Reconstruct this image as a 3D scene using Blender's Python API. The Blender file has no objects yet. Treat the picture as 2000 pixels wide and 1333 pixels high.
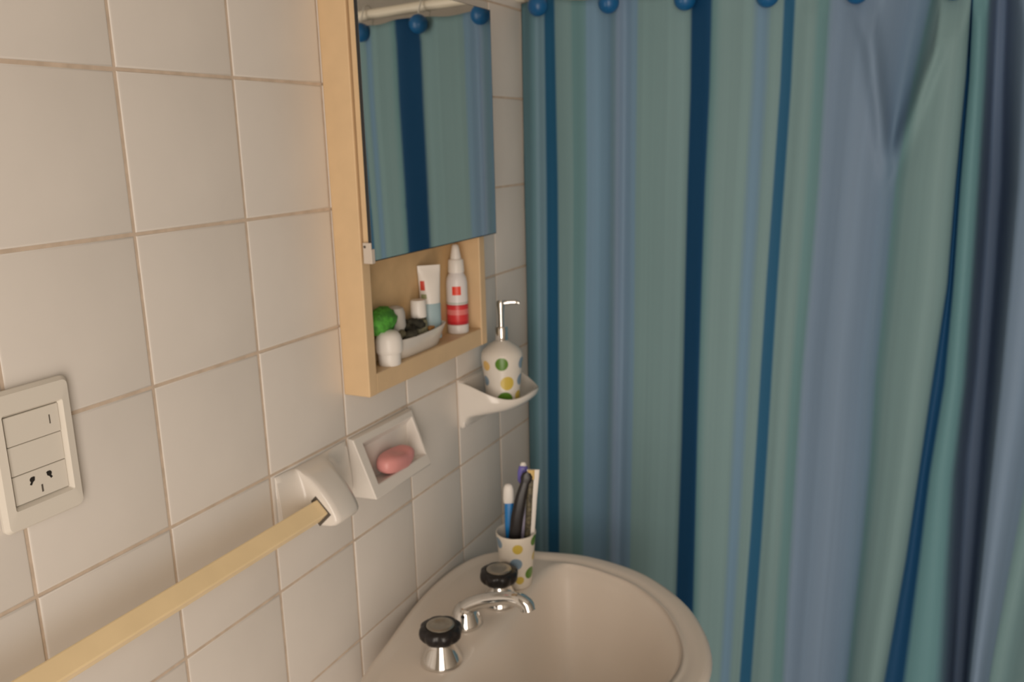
import bpy, bmesh, math, random
from mathutils import Vector, Matrix

random.seed(7)
C = bpy.context.scene.collection
SC = bpy.context.scene
PI = math.pi

# ------------------------------------------------------------------ camera
# origin: crossing of two grout lines on the left wall; x into the room, y along the wall, z up
F_PX, AZ, EL, ROLL = 1693.2, -0.45302, -0.22770, -0.02447
CAM = Vector((0.67809, -0.88536, 0.37841))
fw = Vector((math.sin(AZ)*math.cos(EL), math.cos(AZ)*math.cos(EL), math.sin(EL)))
rt = fw.cross(Vector((0, 0, 1))).normalized()
up = rt.cross(fw)
c_, s_ = math.cos(ROLL), math.sin(ROLL)
r2 = c_*rt + s_*up
u2 = -s_*rt + c_*up
cam_d = bpy.data.cameras.new('camera')
cam_d.sensor_width = 36.0
cam_d.lens = 36.0*F_PX/2000.0
cam_d.clip_start = 0.01
cam_d.dof.use_dof = True                 # the photo is soft: focus missed a little, in front of everything
cam_d.dof.focus_distance = 0.60
cam_d.dof.aperture_fstop = 12.0
cam = bpy.data.objects.new('camera', cam_d)
C.objects.link(cam)
cam.matrix_world = Matrix(((r2.x, u2.x, -fw.x, CAM.x), (r2.y, u2.y, -fw.y, CAM.y), (r2.z, u2.z, -fw.z, CAM.z), (0, 0, 0, 1)))
SC.camera = cam

# ------------------------------------------------------------------ world, light, exposure
w = bpy.data.worlds.new('world'); SC.world = w; w.use_nodes = True
w.node_tree.nodes['Background'].inputs[0].default_value = (1.0, 0.88, 0.74, 1)
w.node_tree.nodes['Background'].inputs[1].default_value = 0.25
ld = bpy.data.lights.new('doorway_light', 'AREA')
ld.shape = 'RECTANGLE'; ld.size = 0.80; ld.size_y = 1.95
ld.energy = 23.5; ld.color = (1.0, 0.88, 0.765)
lo = bpy.data.objects.new('doorway_light', ld); C.objects.link(lo)
lo.location = (1.00, -1.47, -0.12); lo.rotation_euler = (PI/2, 0, 0)
SC.view_settings.view_transform = 'Standard'
SC.view_settings.look = 'None'
SC.view_settings.gamma = 1.0
SC.view_settings.use_curve_mapping = False
SC.view_settings.exposure = 0.0

# ------------------------------------------------------------------ materials
def lin(c):
    return tuple(((v/255.0)/12.92 if v/255.0 <= 0.04045 else ((v/255.0+0.055)/1.055)**2.4) for v in c)

def mat(name, col, rough=0.5, metal=0.0, noise=0.0, nscale=30.0, bump=0.0, spec=0.5, coat=0.0, srgb=False):
    if srgb: col = lin(col)
    m = bpy.data.materials.new(name); m.use_nodes = True
    nt = m.node_tree; b = nt.nodes['Principled BSDF']
    b.inputs['Base Color'].default_value = (*col, 1)
    b.inputs['Roughness'].default_value = rough
    b.inputs['Metallic'].default_value = metal
    b.inputs['Specular IOR Level'].default_value = spec
    b.inputs['Coat Weight'].default_value = coat
    if noise or bump:
        tc = nt.nodes.new('ShaderNodeTexCoord'); n = nt.nodes.new('ShaderNodeTexNoise')
        n.inputs['Scale'].default_value = nscale; n.inputs['Detail'].default_value = 3
        nt.links.new(tc.outputs['Object'], n.inputs['Vector'])
        if noise:
            r = nt.nodes.new('ShaderNodeValToRGB')
            r.color_ramp.elements[0].position = 0.3; r.color_ramp.elements[1].position = 0.7
            r.color_ramp.elements[0].color = (*[v*(1-noise) for v in col], 1)
            r.color_ramp.elements[1].color = (*[min(1, v*(1+noise)) for v in col], 1)
            nt.links.new(n.outputs['Fac'], r.inputs[0]); nt.links.new(r.outputs[0], b.inputs['Base Color'])
        if bump:
            bp = nt.nodes.new('ShaderNodeBump'); bp.inputs['Strength'].default_value = bump
            bp.inputs['Distance'].default_value = 0.002
            nt.links.new(n.outputs['Fac'], bp.inputs['Height']); nt.links.new(bp.outputs[0], b.inputs['Normal'])
    return m

def dotted(name, base, dots, rough=0.3):
    """glazed ceramic with printed round dots: dots = [(centre, radius, colour)] in the part's own space"""
    m = bpy.data.materials.new(name); m.use_nodes = True
    nt = m.node_tree; b = nt.nodes['Principled BSDF']
    b.inputs['Roughness'].default_value = rough
    tc = nt.nodes.new('ShaderNodeTexCoord')
    prev = None
    for (c, r, col) in dots:
        d = nt.nodes.new('ShaderNodeVectorMath'); d.operation = 'DISTANCE'
        nt.links.new(tc.outputs['Object'], d.inputs[0]); d.inputs[1].default_value = c
        l = nt.nodes.new('ShaderNodeMapRange')
        l.inputs['From Min'].default_value = r-0.0006; l.inputs['From Max'].default_value = r+0.0006
        l.inputs['To Min'].default_value = 1; l.inputs['To Max'].default_value = 0
        nt.links.new(d.outputs['Value'], l.inputs['Value'])
        mx = nt.nodes.new('ShaderNodeMix'); mx.data_type = 'RGBA'
        nt.links.new(l.outputs[0], mx.inputs[0])
        if prev is None: mx.inputs[6].default_value = (*base, 1)
        else: nt.links.new(prev, mx.inputs[6])
        mx.inputs[7].default_value = (*col, 1)
        prev = mx.outputs[2]
    nt.links.new(prev, b.inputs['Base Color'])
    return m

def banded(name, bands, rough=0.35, squares=()):
    """print that changes with height: bands = [(z_top, colour)]; squares = [(centre, half size, colour)] printed on it"""
    m = bpy.data.materials.new(name); m.use_nodes = True
    nt = m.node_tree; b = nt.nodes['Principled BSDF']; b.inputs['Roughness'].default_value = rough
    tc = nt.nodes.new('ShaderNodeTexCoord'); sp = nt.nodes.new('ShaderNodeSeparateXYZ')
    nt.links.new(tc.outputs['Object'], sp.inputs[0])
    zmax = bands[-1][0]
    mp = nt.nodes.new('ShaderNodeMath'); mp.operation = 'DIVIDE'; mp.inputs[1].default_value = zmax
    nt.links.new(sp.outputs[2], mp.inputs[0])
    r = nt.nodes.new('ShaderNodeValToRGB'); r.color_ramp.interpolation = 'CONSTANT'
    els = r.color_ramp.elements
    pos = 0.0
    for i, (zt, col) in enumerate(bands):
        e = els[0] if i == 0 else (els[1] if i == 1 else els.new(pos))
        e.position = pos; e.color = (*col, 1); pos = zt/zmax
    nt.links.new(mp.outputs[0], r.inputs[0])
    prev = r.outputs[0]
    for (c, h, col) in squares:
        sb = nt.nodes.new('ShaderNodeVectorMath'); sb.operation = 'SUBTRACT'; sb.inputs[1].default_value = c
        ab = nt.nodes.new('ShaderNodeVectorMath'); ab.operation = 'ABSOLUTE'
        nt.links.new(tc.outputs['Object'], sb.inputs[0]); nt.links.new(sb.outputs[0], ab.inputs[0])
        s2 = nt.nodes.new('ShaderNodeSeparateXYZ'); nt.links.new(ab.outputs[0], s2.inputs[0])
        fac = None
        for k in range(3):
            lt = nt.nodes.new('ShaderNodeMath'); lt.operation = 'LESS_THAN'; lt.inputs[1].default_value = h[k]
            nt.links.new(s2.outputs[k], lt.inputs[0])
            if fac is None: fac = lt.outputs[0]
            else:
                mu = nt.nodes.new('ShaderNodeMath'); mu.operation = 'MULTIPLY'
                nt.links.new(fac, mu.inputs[0]); nt.links.new(lt.outputs[0], mu.inputs[1]); fac = mu.outputs[0]
        mx = nt.nodes.new('ShaderNodeMix'); mx.data_type = 'RGBA'
        nt.links.new(fac, mx.inputs[0]); nt.links.new(prev, mx.inputs[6]); mx.inputs[7].default_value = (*col, 1)
        prev = mx.outputs[2]
    nt.links.new(prev, b.inputs['Base Color'])
    return m

M = {}
M['tile'] = mat('glazed_tile', (0.74, 0.70, 0.655), 0.36, noise=0.03, nscale=9)
M['grout'] = mat('grout', (0.60, 0.49, 0.39), 0.9, noise=0.12, nscale=60, bump=0.3)
M['paint'] = mat('wall_paint', (0.70, 0.66, 0.60), 0.8, noise=0.03)
M['paint_dim'] = mat('darkened_wall_paint', (0.42, 0.38, 0.33), 0.8, noise=0.03)  # unseen right wall, colour darkened so the chrome reflects less light
M['floor'] = mat('floor_tile', (0.42, 0.36, 0.30), 0.5, noise=0.15, nscale=14)
M['ceramic'] = mat('white_ceramic', (0.76, 0.72, 0.67), 0.22, coat=0.3)
M['sink'] = mat('basin_ceramic', (0.82, 0.735, 0.65), 0.3, coat=0.2)
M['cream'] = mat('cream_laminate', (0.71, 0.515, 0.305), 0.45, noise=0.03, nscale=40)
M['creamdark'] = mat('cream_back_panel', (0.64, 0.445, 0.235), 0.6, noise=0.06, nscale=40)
M['mirror'] = mat('mirror_silver', (0.84, 0.85, 0.83), 0.012, 1.0)
M['mirror_edge'] = mat('mirror_dark_edge', (0.02, 0.022, 0.025), 0.4)
M['chrome'] = mat('chrome', (0.78, 0.77, 0.75), 0.10, 1.0)
M['chrome_dull'] = mat('worn_chrome', (0.42, 0.39, 0.34), 0.28, 0.9, noise=0.15, nscale=80)
M['blackplastic'] = mat('black_plastic', (0.012, 0.010, 0.011), 0.32)
M['bar'] = mat('yellowed_cream_plastic', (0.92, 0.73, 0.44), 0.4, noise=0.04, nscale=20)
M['socket'] = mat('white_switch_plastic', (0.74, 0.70, 0.63), 0.4)
M['dark'] = mat('dark_hole', (0.015, 0.012, 0.010), 0.8)
M['slit'] = mat('grey_slit', (0.10, 0.085, 0.07), 0.8)
M['soap'] = mat('pink_soap', (0.74, 0.32, 0.31), 0.38, noise=0.05, nscale=50)
M['whiteplastic'] = mat('white_plastic', (0.80, 0.77, 0.73), 0.38)
M['greyplastic'] = mat('grey_white_plastic', (0.50, 0.48, 0.45), 0.5)
M['clip'] = mat('pale_clip', (0.62, 0.55, 0.48), 0.4)
M['green'] = mat('green_mesh', (0.07, 0.30, 0.035), 0.7, noise=0.5, nscale=120, bump=0.8)
M['hairtie'] = mat('dark_olive_cloth', (0.035, 0.033, 0.022), 0.85, noise=0.7, nscale=90, bump=0.6)
M['hairtie2'] = mat('mottled_olive_cloth', (0.11, 0.10, 0.06), 0.85, noise=0.7, nscale=90, bump=0.6)
M['bottlelabel'] = mat('olive_label', (0.22, 0.21, 0.13), 0.5, noise=0.5, nscale=160)
M['paleblue'] = mat('pale_blue_cap', (0.36, 0.50, 0.55), 0.4)
M['orange'] = mat('orange_plastic', (0.55, 0.25, 0.06), 0.5)
M['brushblue'] = mat('bright_blue_plastic', (0.01, 0.20, 0.55), 0.35)
M['brushpurple'] = mat('violet_plastic', (0.16, 0.14, 0.52), 0.35)
M['paleviolet'] = mat('pale_violet_plastic', (0.50, 0.46, 0.60), 0.35)
M['tube_olive'] = mat('dark_gold_print', (0.10, 0.085, 0.05), 0.4, noise=0.7, nscale=200)
M['tube_gold'] = mat('gold_print', (0.60, 0.42, 0.14), 0.4)
M['ball'] = mat('blue_ring_ball', (0.006, 0.11, 0.30), 0.35)
M['rod'] = mat('cream_rod', (0.80, 0.74, 0.62), 0.35)
M['wire'] = mat('white_wire', (0.7, 0.68, 0.62), 0.4)

# ------------------------------------------------------------------ mesh helpers
def link(o, parent=None):
    C.objects.link(o)
    if parent: o.parent = parent
    return o

def obj(name, bm, m, parent=None, smooth=True, bevel=0.0, segs=2, subsurf=0, angle=40):
    bmesh.ops.recalc_face_normals(bm, faces=bm.faces)
    me = bpy.data.meshes.new(name); bm.to_mesh(me); bm.free()
    for mm in (m if isinstance(m, (list, tuple)) else [m]): me.materials.append(mm)
    o = bpy.data.objects.new(name, me)
    if smooth:
        for p in me.polygons: p.use_smooth = True
        if subsurf == 0 and hasattr(me, 'set_sharp_from_angle'): me.set_sharp_from_angle(angle=math.radians(angle))
    if bevel:
        b = o.modifiers.new('bevel', 'BEVEL'); b.width = bevel; b.segments = segs; b.limit_method = 'ANGLE'
    if subsurf:
        s = o.modifiers.new('subsurf', 'SUBSURF'); s.levels = subsurf; s.render_levels = subsurf
    return link(o, parent)

def thing(name, label, cat, loc=(0, 0, 0), group=None, rz=0.0):
    o = bpy.data.objects.new(name, None); o.location = loc; o.rotation_euler = (0, 0, rz)
    o.empty_display_size = 0.02
    C.objects.link(o); tag(o, label, cat, group)
    return o

def tag(o, label, cat, group=None):
    o['label'] = label; o['category'] = cat
    if group: o['group'] = group
    return o

def struct(o): o['kind'] = 'structure'; return o

def bx(bm, x0, x1, y0, y1, z0, z1, mi=0):
    v = [bm.verts.new(p) for p in ((x0,y0,z0),(x1,y0,z0),(x1,y1,z0),(x0,y1,z0),(x0,y0,z1),(x1,y0,z1),(x1,y1,z1),(x0,y1,z1))]
    for f in ((0,3,2,1),(4,5,6,7),(0,1,5,4),(1,2,6,5),(2,3,7,6),(3,0,4,7)):
        fc = bm.faces.new([v[i] for i in f]); fc.material_index = mi
    return v

def box(*a):
    bm = bmesh.new(); bx(bm, *a); return bm

def rings(bm, rs, close_start=True, close_end=True, mi=0):
    """skin a list of equal-length closed loops of points"""
    vs = [[bm.verts.new(p) for p in r] for r in rs]
    n = len(vs[0])
    for a, b in zip(vs, vs[1:]):
        for i in range(n):
            f = bm.faces.new((a[i], a[(i+1) % n], b[(i+1) % n], b[i])); f.material_index = mi
    if close_start: bm.faces.new(vs[0][::-1]).material_index = mi
    if close_end: bm.faces.new(vs[-1]).material_index = mi
    return vs

def lathe(prof, segs=32, c=(0, 0), sy=1.0):
    bm = bmesh.new()
    rs = [[(c[0]+r*math.cos(2*PI*i/segs), c[1]+sy*r*math.sin(2*PI*i/segs), z) for i in range(segs)] for r, z in prof]
    rings(bm, rs); return bm

def tube(path, rad, segs=16, flat=1.0, close=False):
    """swept round tube; rad = number or one per point"""
    bm = bmesh.new(); tube_in(bm, path, rad, segs, flat, close); return bm

def tube_in(bm, path, rad, segs=16, flat=1.0, close=False):
    P = [Vector(p) for p in path]; n = len(P)
    R = rad if isinstance(rad, (list, tuple)) else [rad]*n
    rs = []; prevn = None
    for i in range(n):
        if close: t = P[(i+1) % n]-P[i-1]
        else: t = P[min(i+1, n-1)]-P[max(i-1, 0)]
        t.normalize()
        if prevn is None:
            a = Vector((0, 0, 1)) if abs(t.z) < 0.9 else Vector((1, 0, 0))
            nrm = (a-t*a.dot(t)).normalized()
        else: nrm = (prevn-t*prevn.dot(t)).normalized()
        prevn = nrm; bn = t.cross(nrm)
        rs.append([P[i]+R[i]*(math.cos(2*PI*k/segs)*nrm+flat*math.sin(2*PI*k/segs)*bn) for k in range(segs)])
    if close: rs.append(rs[0]); rings(bm, rs, False, False); bmesh.ops.remove_doubles(bm, verts=bm.verts, dist=1e-6)
    else: rings(bm, rs)

def spline(pts, n, closed=False):
    P = [Vector(p) for p in pts]; out = []; m = len(P)
    for i in range(m if closed else m-1):
        g = lambda k: P[k % m] if closed else P[max(0, min(m-1, k))]
        a, b, c, d = g(i-1), g(i), g(i+1), g(i+2)
        for k in range(n):
            t = k/n
            out.append(0.5*((2*b)+(c-a)*t+(2*a-5*b+4*c-d)*t*t+(3*b-a-3*c+d)*t**3))
    if not closed: out.append(P[-1])
    return out

def rrect(w, h, r, n=5):
    """rounded rectangle loop (u,v), counter-clockwise"""
    out = []
    for cx, cy, a0 in ((w/2-r, h/2-r, 0), (-w/2+r, h/2-r, PI/2), (-w/2+r, -h/2+r, PI), (w/2-r, -h/2+r, 1.5*PI)):
        for k in range(n+1):
            a = a0+PI/2*k/n; out.append((cx+r*math.cos(a), cy+r*math.sin(a)))
    return out

# ------------------------------------------------------------------ the room
ZF, ZC = -1.157, 1.25
XR, YR, YF = 1.65, -1.50, 1.30
T = 0.15
o = struct(obj('floor', box(-0.05, XR+0.05, YR-0.05, YF+0.05, ZF-0.05, ZF), M['floor'], smooth=False))
o = struct(obj('ceiling', box(-0.05, XR+0.05, YR-0.05, YF+0.05, ZC, ZC+0.05), M['paint'], smooth=False))
wl = struct(obj('wall_left', box(-0.06, -0.0013, YR, YF, ZF, ZC), M['grout'], smooth=False))
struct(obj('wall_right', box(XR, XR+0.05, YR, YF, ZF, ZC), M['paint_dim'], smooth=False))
struct(obj('wall_far', box(-0.05, XR+0.05, YF, YF+0.05, ZF, ZC), M['paint'], smooth=False))
bm = bmesh.new()
bx(bm, 0, 0.58, YR-0.05, YR, ZF, ZC); bx(bm, 1.42, XR, YR-0.05, YR, ZF, ZC); bx(bm, 0.58, 1.42, YR-0.05, YR, 0.88, ZC)
struct(obj('wall_rear', bm, M['paint'], smooth=False))
bm = bmesh.new()
bx(bm, 0.52, 0.585, YR-0.06, YR+0.015, ZF, 0.94); bx(bm, 1.415, 1.48, YR-0.06, YR+0.015, ZF, 0.94); bx(bm, 0.585, 1.415, YR-0.06, YR+0.015, 0.875, 0.94)
struct(obj('trim_1', bm, M['cream'], smooth=False, bevel=0.004))

# wall tiles: each tile in and near the frame is its own piece, glazed face proud of recessed grout
GAP = 0.0032
def tile_bm(bm, y0, y1, z0, z1, dx=0.0):
    x1 = dx; b = 0.0022
    L = lambda m, x: [(x, y0+m, z0+m), (x, y1-m, z0+m), (x, y1-m, z1-m), (x, y0+m, z1-m)]
    rings(bm, [L(0, -0.008), L(0, x1-0.0011), L(b*0.35, x1-0.0004), L(b, x1)])
bm = bmesh.new(); tile_bm(bm, GAP/2, T-GAP/2, GAP/2, T-GAP/2)
t0 = obj('tile', bm, M['tile'], wl, angle=55)
first = True
ystart = [k for k in range(-10, 9)]
rest = bmesh.new()
for i in range(-10, 9):
    for j in range(-8, 9):
        y0, z0 = i*T, j*T
        if -5 <= i < 4 and -5 <= j < 5:
            if first: o = t0; first = False
            else:
                o = t0.copy(); link(o, wl)
            o.location = (random.uniform(-0.0004, 0.0004), y0, z0)
            o.rotation_euler = (0, random.uniform(-0.002, 0.002), random.uniform(-0.002, 0.002))
        else:
            ya, yb, za, zb = max(y0, YR)+GAP/2, min(y0+T, YF)-GAP/2, max(z0, ZF)+GAP/2, min(z0+T, ZC)-GAP/2
            if yb-ya > 0.02 and zb-za > 0.02: tile_bm(rest, ya, yb, za, zb)
o = obj('tile_field', rest, M['tile'], wl, angle=55); o['kind'] = 'stuff'

# ------------------------------------------------------------------ shower curtain, rod and rings
ZS = [0.6, 0.45, 0.3, 0.15, 0, -0.15, -0.3, -0.45, -0.6]
TR = [
    [0.0103, 0.0077, 0.0055, 0.004, 0.003, 0.002, 0.0015, 0.001, 0.001],
    [0.0547, 0.0544, 0.0541, 0.0526, 0.0507, 0.0492, 0.0477, 0.0462, 0.045],
    [0.0709, 0.0722, 0.0735, 0.0728, 0.0714, 0.0699, 0.0684, 0.0672, 0.0666],
    [0.1281, 0.1282, 0.1283, 0.1261, 0.1233, 0.1211, 0.1191, 0.1172, 0.1155],
    [0.2187, 0.218, 0.2173, 0.2173, 0.2175, 0.2155, 0.2135, 0.2121, 0.2112],
    [0.308, 0.3096, 0.3081, 0.3078, 0.3078, 0.3075, 0.3055, 0.3034, 0.3027],
    [0.3413, 0.3416, 0.3382, 0.3369, 0.3362, 0.3359, 0.3363, 0.3365, 0.3356],
    [0.4492, 0.4487, 0.4449, 0.4407, 0.4375, 0.435, 0.432, 0.4274, 0.4229],
    [0.4656, 0.4655, 0.4622, 0.4589, 0.4565, 0.4545, 0.4519, 0.4478, 0.4438],
    [0.5191, 0.5179, 0.5169, 0.5126, 0.5075, 0.5055, 0.5042, 0.5031, 0.5032],
    [0.6581, 0.6372, 0.6238, 0.6207, 0.6158, 0.6177, 0.6146, 0.6094, 0.605],
    [0.7025, 0.7054, 0.7045, 0.7057, 0.6969, 0.6893, 0.6813, 0.67, 0.6582],
    [0.7032, 0.7098, 0.711, 0.7139, 0.7143, 0.7049, 0.7011, 0.6966, 0.6918],
    [0.7263, 0.7328, 0.7382, 0.7421, 0.7455, 0.7435, 0.7484, 0.7546, 0.7592],
    [0.7478, 0.7562, 0.7666, 0.771, 0.7741, 0.7772, 0.7803, 0.7823, 0.7855],
    [0.859, 0.8565, 0.8561, 0.8538, 0.8503, 0.8387, 0.8293, 0.8203, 0.8137],
    [1.15, 1.15, 1.15, 1.15, 1.15, 1.15, 1.15, 1.15, 1.15]]
SREF = [t[4] for t in TR]
YC = 0.556
def lerp(x, xs, ys):
    if x <= xs[0]: return ys[0]
    for k in range(len(xs)-1):
        if x <= xs[k+1]:
            f = (x-xs[k])/(xs[k+1]-xs[k]); return ys[k]*(1-f)+ys[k+1]*f
    return ys[-1]
ZR = ZS[::-1]
def tz(k, z): return lerp(z, ZR, TR[k][::-1])
def g(x, c, wd): return math.exp(-((x-c)/wd)**2)
def sm(a, b, x):
    t = max(0.0, min(1.0, (x-a)/(b-a))); return t*t*(3-2*t)
def ztop(x): return 0.6145-0.045*x
def depth(s, z):
    """how far the cloth stands out of its hanging plane, towards the room"""
    lo = 1-sm(-0.3, 0.5, z)*0.55             # folds open out lower down
    d = -0.016*g(s, 0.0, 0.022)
    d += 0.004*g(s, 0.022, 0.010) - 0.003*g(s, 0.036, 0.007)
    d += 0.006*g(s, 0.098, 0.03)
    d += -0.009*g(s, 0.150, 0.028) + 0.006*g(s, 0.180, 0.010) - 0.004*g(s, 0.197, 0.008) + 0.002*g(s, 0.228, 0.02)
    d += 0.004*g(s, 0.262, 0.03) + 0.030*sm(0.298, 0.338, s)*(1-sm(0.338, 0.435, s)) + 0.004*g(s, 0.40, 0.02) - 0.004*g(s, 0.447, 0.02)
    d += 0.007*g(s, 0.475, 0.03) - 0.006*g(s, 0.512, 0.018) + 0.006*g(s, 0.55, 0.025)
    # long sweeping fold on the right
    d += -0.020*g(s, 0.606, 0.022)*(0.35+0.65*lo) + 0.020*g(s, 0.672, 0.034) - 0.012*g(s, 0.703, 0.010)
    d += 0.012*g(s, 0.728, 0.012)
    d += -(0.120-0.06*sm(0.25, 0.55, z))*sm(0.738, 0.757, s)*(1-sm(0.769, 0.792, s)) + 0.022*g(s, 0.808, 0.028) - 0.022*g(s, 0.862, 0.022) + 0.02*g(s, 0.92, 0.035) - 0.03*g(s, 0.99, 0.03)
    # swag between two hooks at the top right: two ridges that meet in a V
    if z > 0.28:
        a = sm(0.28, 0.36, z)
        t = (0.60-z)/0.26
        d += a*0.016*g(s, 0.535+0.06*t, 0.010) + a*0.017*g(s, 0.672-0.065*t, 0.012) - a*0.020*g(s, 0.603, 0.026*(1.2-0.7*min(1, t)))
    d += 0.0014*sm(0.036, 0.034, ztop(s)-z) if z > 0.5 else 0.0     # doubled hem
    # packing creases
    d += 0.0012*g(z, 0.055, 0.004) + 0.0010*g(z, -0.155, 0.004) + 0.0008*g(z, 0.262, 0.005)
    d += 0.0018*math.sin(s*41+1.3*math.sin(z*5.0))*math.sin(z*3.1+s*9)
    if s > 0.45: d = min(d, 0.001+0.35*max(0, ztop(s)-z-0.025))     # gathered flat against the hooks along the top
    return d
NS, NZ = 340, 150
bm = bmesh.new(); uvl = bm.loops.layers.uv.new('cloth')
grid = []; par = {}
for i in range(NS+1):
    s = SREF[0]+(1.12-SREF[0])*i/NS
    row = []
    for j in range(NZ+1):
        zt = ztop(s)-0.006*math.sin((s-0.05)/0.1275*PI)**2
        z = zt+(-1.02-zt)*j/NZ
        x = lerp(s, SREF, [tz(k, z) for k in range(len(TR))])
        d = depth(s, z)                      # the stripes were measured on the hanging plane: carry each point to its real depth
        x = x+(CAM.x-x)*d/(YC-CAM.y)
        v = bm.verts.new((max(x, 0.0035), YC-d, z)); par[v] = (s, z); row.append(v)
    grid.append(row)
for i in range(NS):
    for j in range(NZ):
        f = bm.faces.new((grid[i][j], grid[i][j+1], grid[i+1][j+1], grid[i+1][j]))
        for l in f.loops:
            s, z = par[l.vert]; l[uvl].uv = (s/1.2, z)
mc = bpy.data.materials.new('striped_curtain_cloth'); mc.use_nodes = True
nt = mc.node_tree; b = nt.nodes['Principled BSDF']; b.inputs['Roughness'].default_value = 0.6; b.inputs['Specular IOR Level'].default_value = 0.2
uvn = nt.nodes.new('ShaderNodeUVMap'); uvn.uv_map = 'cloth'
sp = nt.nodes.new('ShaderNodeSeparateXYZ'); nt.links.new(uvn.outputs[0], sp.inputs[0])
K = {'b_shade': (0.130, 0.215, 0.320), 'n': (0.0075, 0.061, 0.158), 'n2': (0.022, 0.112, 0.225), 'n1': (0.014, 0.095, 0.198), 'g': (0.178, 0.294, 0.320), 't': (0.120, 0.245, 0.275), 'b': (0.155, 0.275, 0.400),
     'p': (0.172, 0.258, 0.380), 'gb': (0.160, 0.280, 0.360), 'tb': (0.110, 0.220, 0.270), 'p_shade': (0.120, 0.180, 0.285), 'lt': (0.120, 0.265, 0.310)}  # the darker slate and lilac tones carry fold shade in their colour
STR = [(0.0, 'tb'), (0.028, 'tb'), (0.030, 'gb'), (0.0490, 'gb'), (0.0507, 'n1'), (0.0712, 'n1'), (0.0728, 'g'), (0.098, 'g'), (0.102, 't'), (0.121, 't'),  # first tone is darker: shading of the edge fold put into the colour
       (0.126, 'b'), (0.170, 'b'), (0.174, 'gb'), (0.183, 'p'), (0.2165, 'b'), (0.2185, 'g'), (0.302, 'g'), (0.3060, 'g'), (0.3075, 'n'), (0.3360, 'n'),
       (0.3375, 't'), (0.350, 'g'), (0.395, 'g'), (0.401, 'b'), (0.415, 'b'), (0.420, 'g'), (0.4366, 'g'), (0.4378, 'n2'), (0.4562, 'n2'), (0.4575, 'g')]
STR2 = [(0.485, 'g'), (0.490, 't'), (0.502, 't'), (0.508, 'p'), (0.590, 'p'), (0.605, 'b_shade'), (0.613, 'b_shade'), (0.618, 't'), (0.632, 'g'), (0.695, 'g'), (0.6968, 'g'),  # darker slate before the green band: fold shade painted in
        (0.6985, 'n'), (0.7135, 'n'), (0.715, 'lt'), (0.738, 'lt'), (0.7465, 'p_shade'), (0.774, 'p_shade'), (0.780, 'p'), (0.845, 'p'), (0.850, 'g'), (0.92, 'g'), (0.925, 'n'), (0.96, 'n'),  # darker lilac between the pale teal and lilac: valley shade painted in
        (0.962, 't'), (1.02, 'b'), (1.12, 'g')]
def ramp(stops):
    r = nt.nodes.new('ShaderNodeValToRGB'); e = r.color_ramp.elements
    for i, (p, k) in enumerate(stops):
        q = e[0] if i == 0 else (e[1] if i == 1 else e.new(p/1.2))
        q.position = p/1.2; q.color = (*K[k], 1)
    nt.links.new(sp.outputs[0], r.inputs[0]); return r
ra, rb = ramp(STR), ramp(STR2)
gt = nt.nodes.new('ShaderNodeMath'); gt.operation = 'GREATER_THAN'; gt.inputs[1].default_value = 0.47/1.2
nt.links.new(sp.outputs[0], gt.inputs[0])
mx = nt.nodes.new('ShaderNodeMix'); mx.data_type = 'RGBA'
nt.links.new(gt.outputs[0], mx.inputs[0]); nt.links.new(ra.outputs[0], mx.inputs[6]); nt.links.new(rb.outputs[0], mx.inputs[7])
# printed brush streaks that run down the stripes
mpg = nt.nodes.new('ShaderNodeMapping'); mpg.inputs['Scale'].default_value = (70, 0.6, 1)
nz = nt.nodes.new('ShaderNodeTexNoise'); nz.inputs['Scale'].default_value = 1.0; nz.inputs['Detail'].default_value = 2
nt.links.new(uvn.outputs[0], mpg.inputs[0]); nt.links.new(mpg.outputs[0], nz.inputs['Vector'])
hs = nt.nodes.new('ShaderNodeMapRange'); hs.inputs['From Min'].default_value = 0.3; hs.inputs['From Max'].default_value = 0.7
hs.inputs['To Min'].default_value = 0.93; hs.inputs['To Max'].default_value = 1.07
nt.links.new(nz.outputs['Fac'], hs.inputs['Value'])
hv = nt.nodes.new('ShaderNodeHueSaturation'); nt.links.new(hs.outputs[0], hv.inputs['Value']); nt.links.new(mx.outputs[2], hv.inputs['Color'])
nt.links.new(hv.outputs[0], b.inputs['Base Color'])
o = obj('shower_curtain', bm, mc, angle=180)
sd = o.modifiers.new('thickness', 'SOLIDIFY'); sd.thickness = 0.0006; sd.offset = -1
tag(o, 'blue and sea green vertically striped shower curtain hanging beside the basin', 'curtain')

def rz_(x): return 0.5985-0.045*(x-0.05)
ROD_UP = 0.034
ra_, rb_ = (0.0005, YC+0.006, rz_(0.0)+ROD_UP), (XR-0.001, YC+0.006, rz_(XR)+ROD_UP)
t = thing('curtain_rod', 'cream round rod above the striped shower curtain', 'curtain rod', ra_)
V0 = Vector(ra_); V1 = Vector(rb_)-V0
obj('rod', tube([(0, 0, 0), V1], 0.0095, 20), M['rod'], t)
for q, sgn in ((Vector((0, 0, 0)), 1), (V1, -1)):
    obj('flange', tube([q, q+Vector((0.010*sgn, 0, 0)), q+Vector((0.016*sgn, 0, 0))], [0.024, 0.024, 0.0135], 20), M['rod'], t)
names = ['leftmost, touching the curtain edge by the tiled wall', 'second from the tiled wall, above the slate blue band', 'third from the tiled wall, left of the wide navy stripe',
         'fourth from the tiled wall, left of the narrow navy stripe', 'fifth from the tiled wall, above the lilac band', 'sixth from the tiled wall, over the pale green fold', 'seventh from the tiled wall, over the far lilac fold']
xs = [0.050+0.1262*k for k in range(7)]
protoring = None
def copy_tree(o, parent=None):
    c = o.copy(); C.objects.link(c); c.parent = parent
    for ch in list(o.children): copy_tree(ch, c)
    return c
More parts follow.
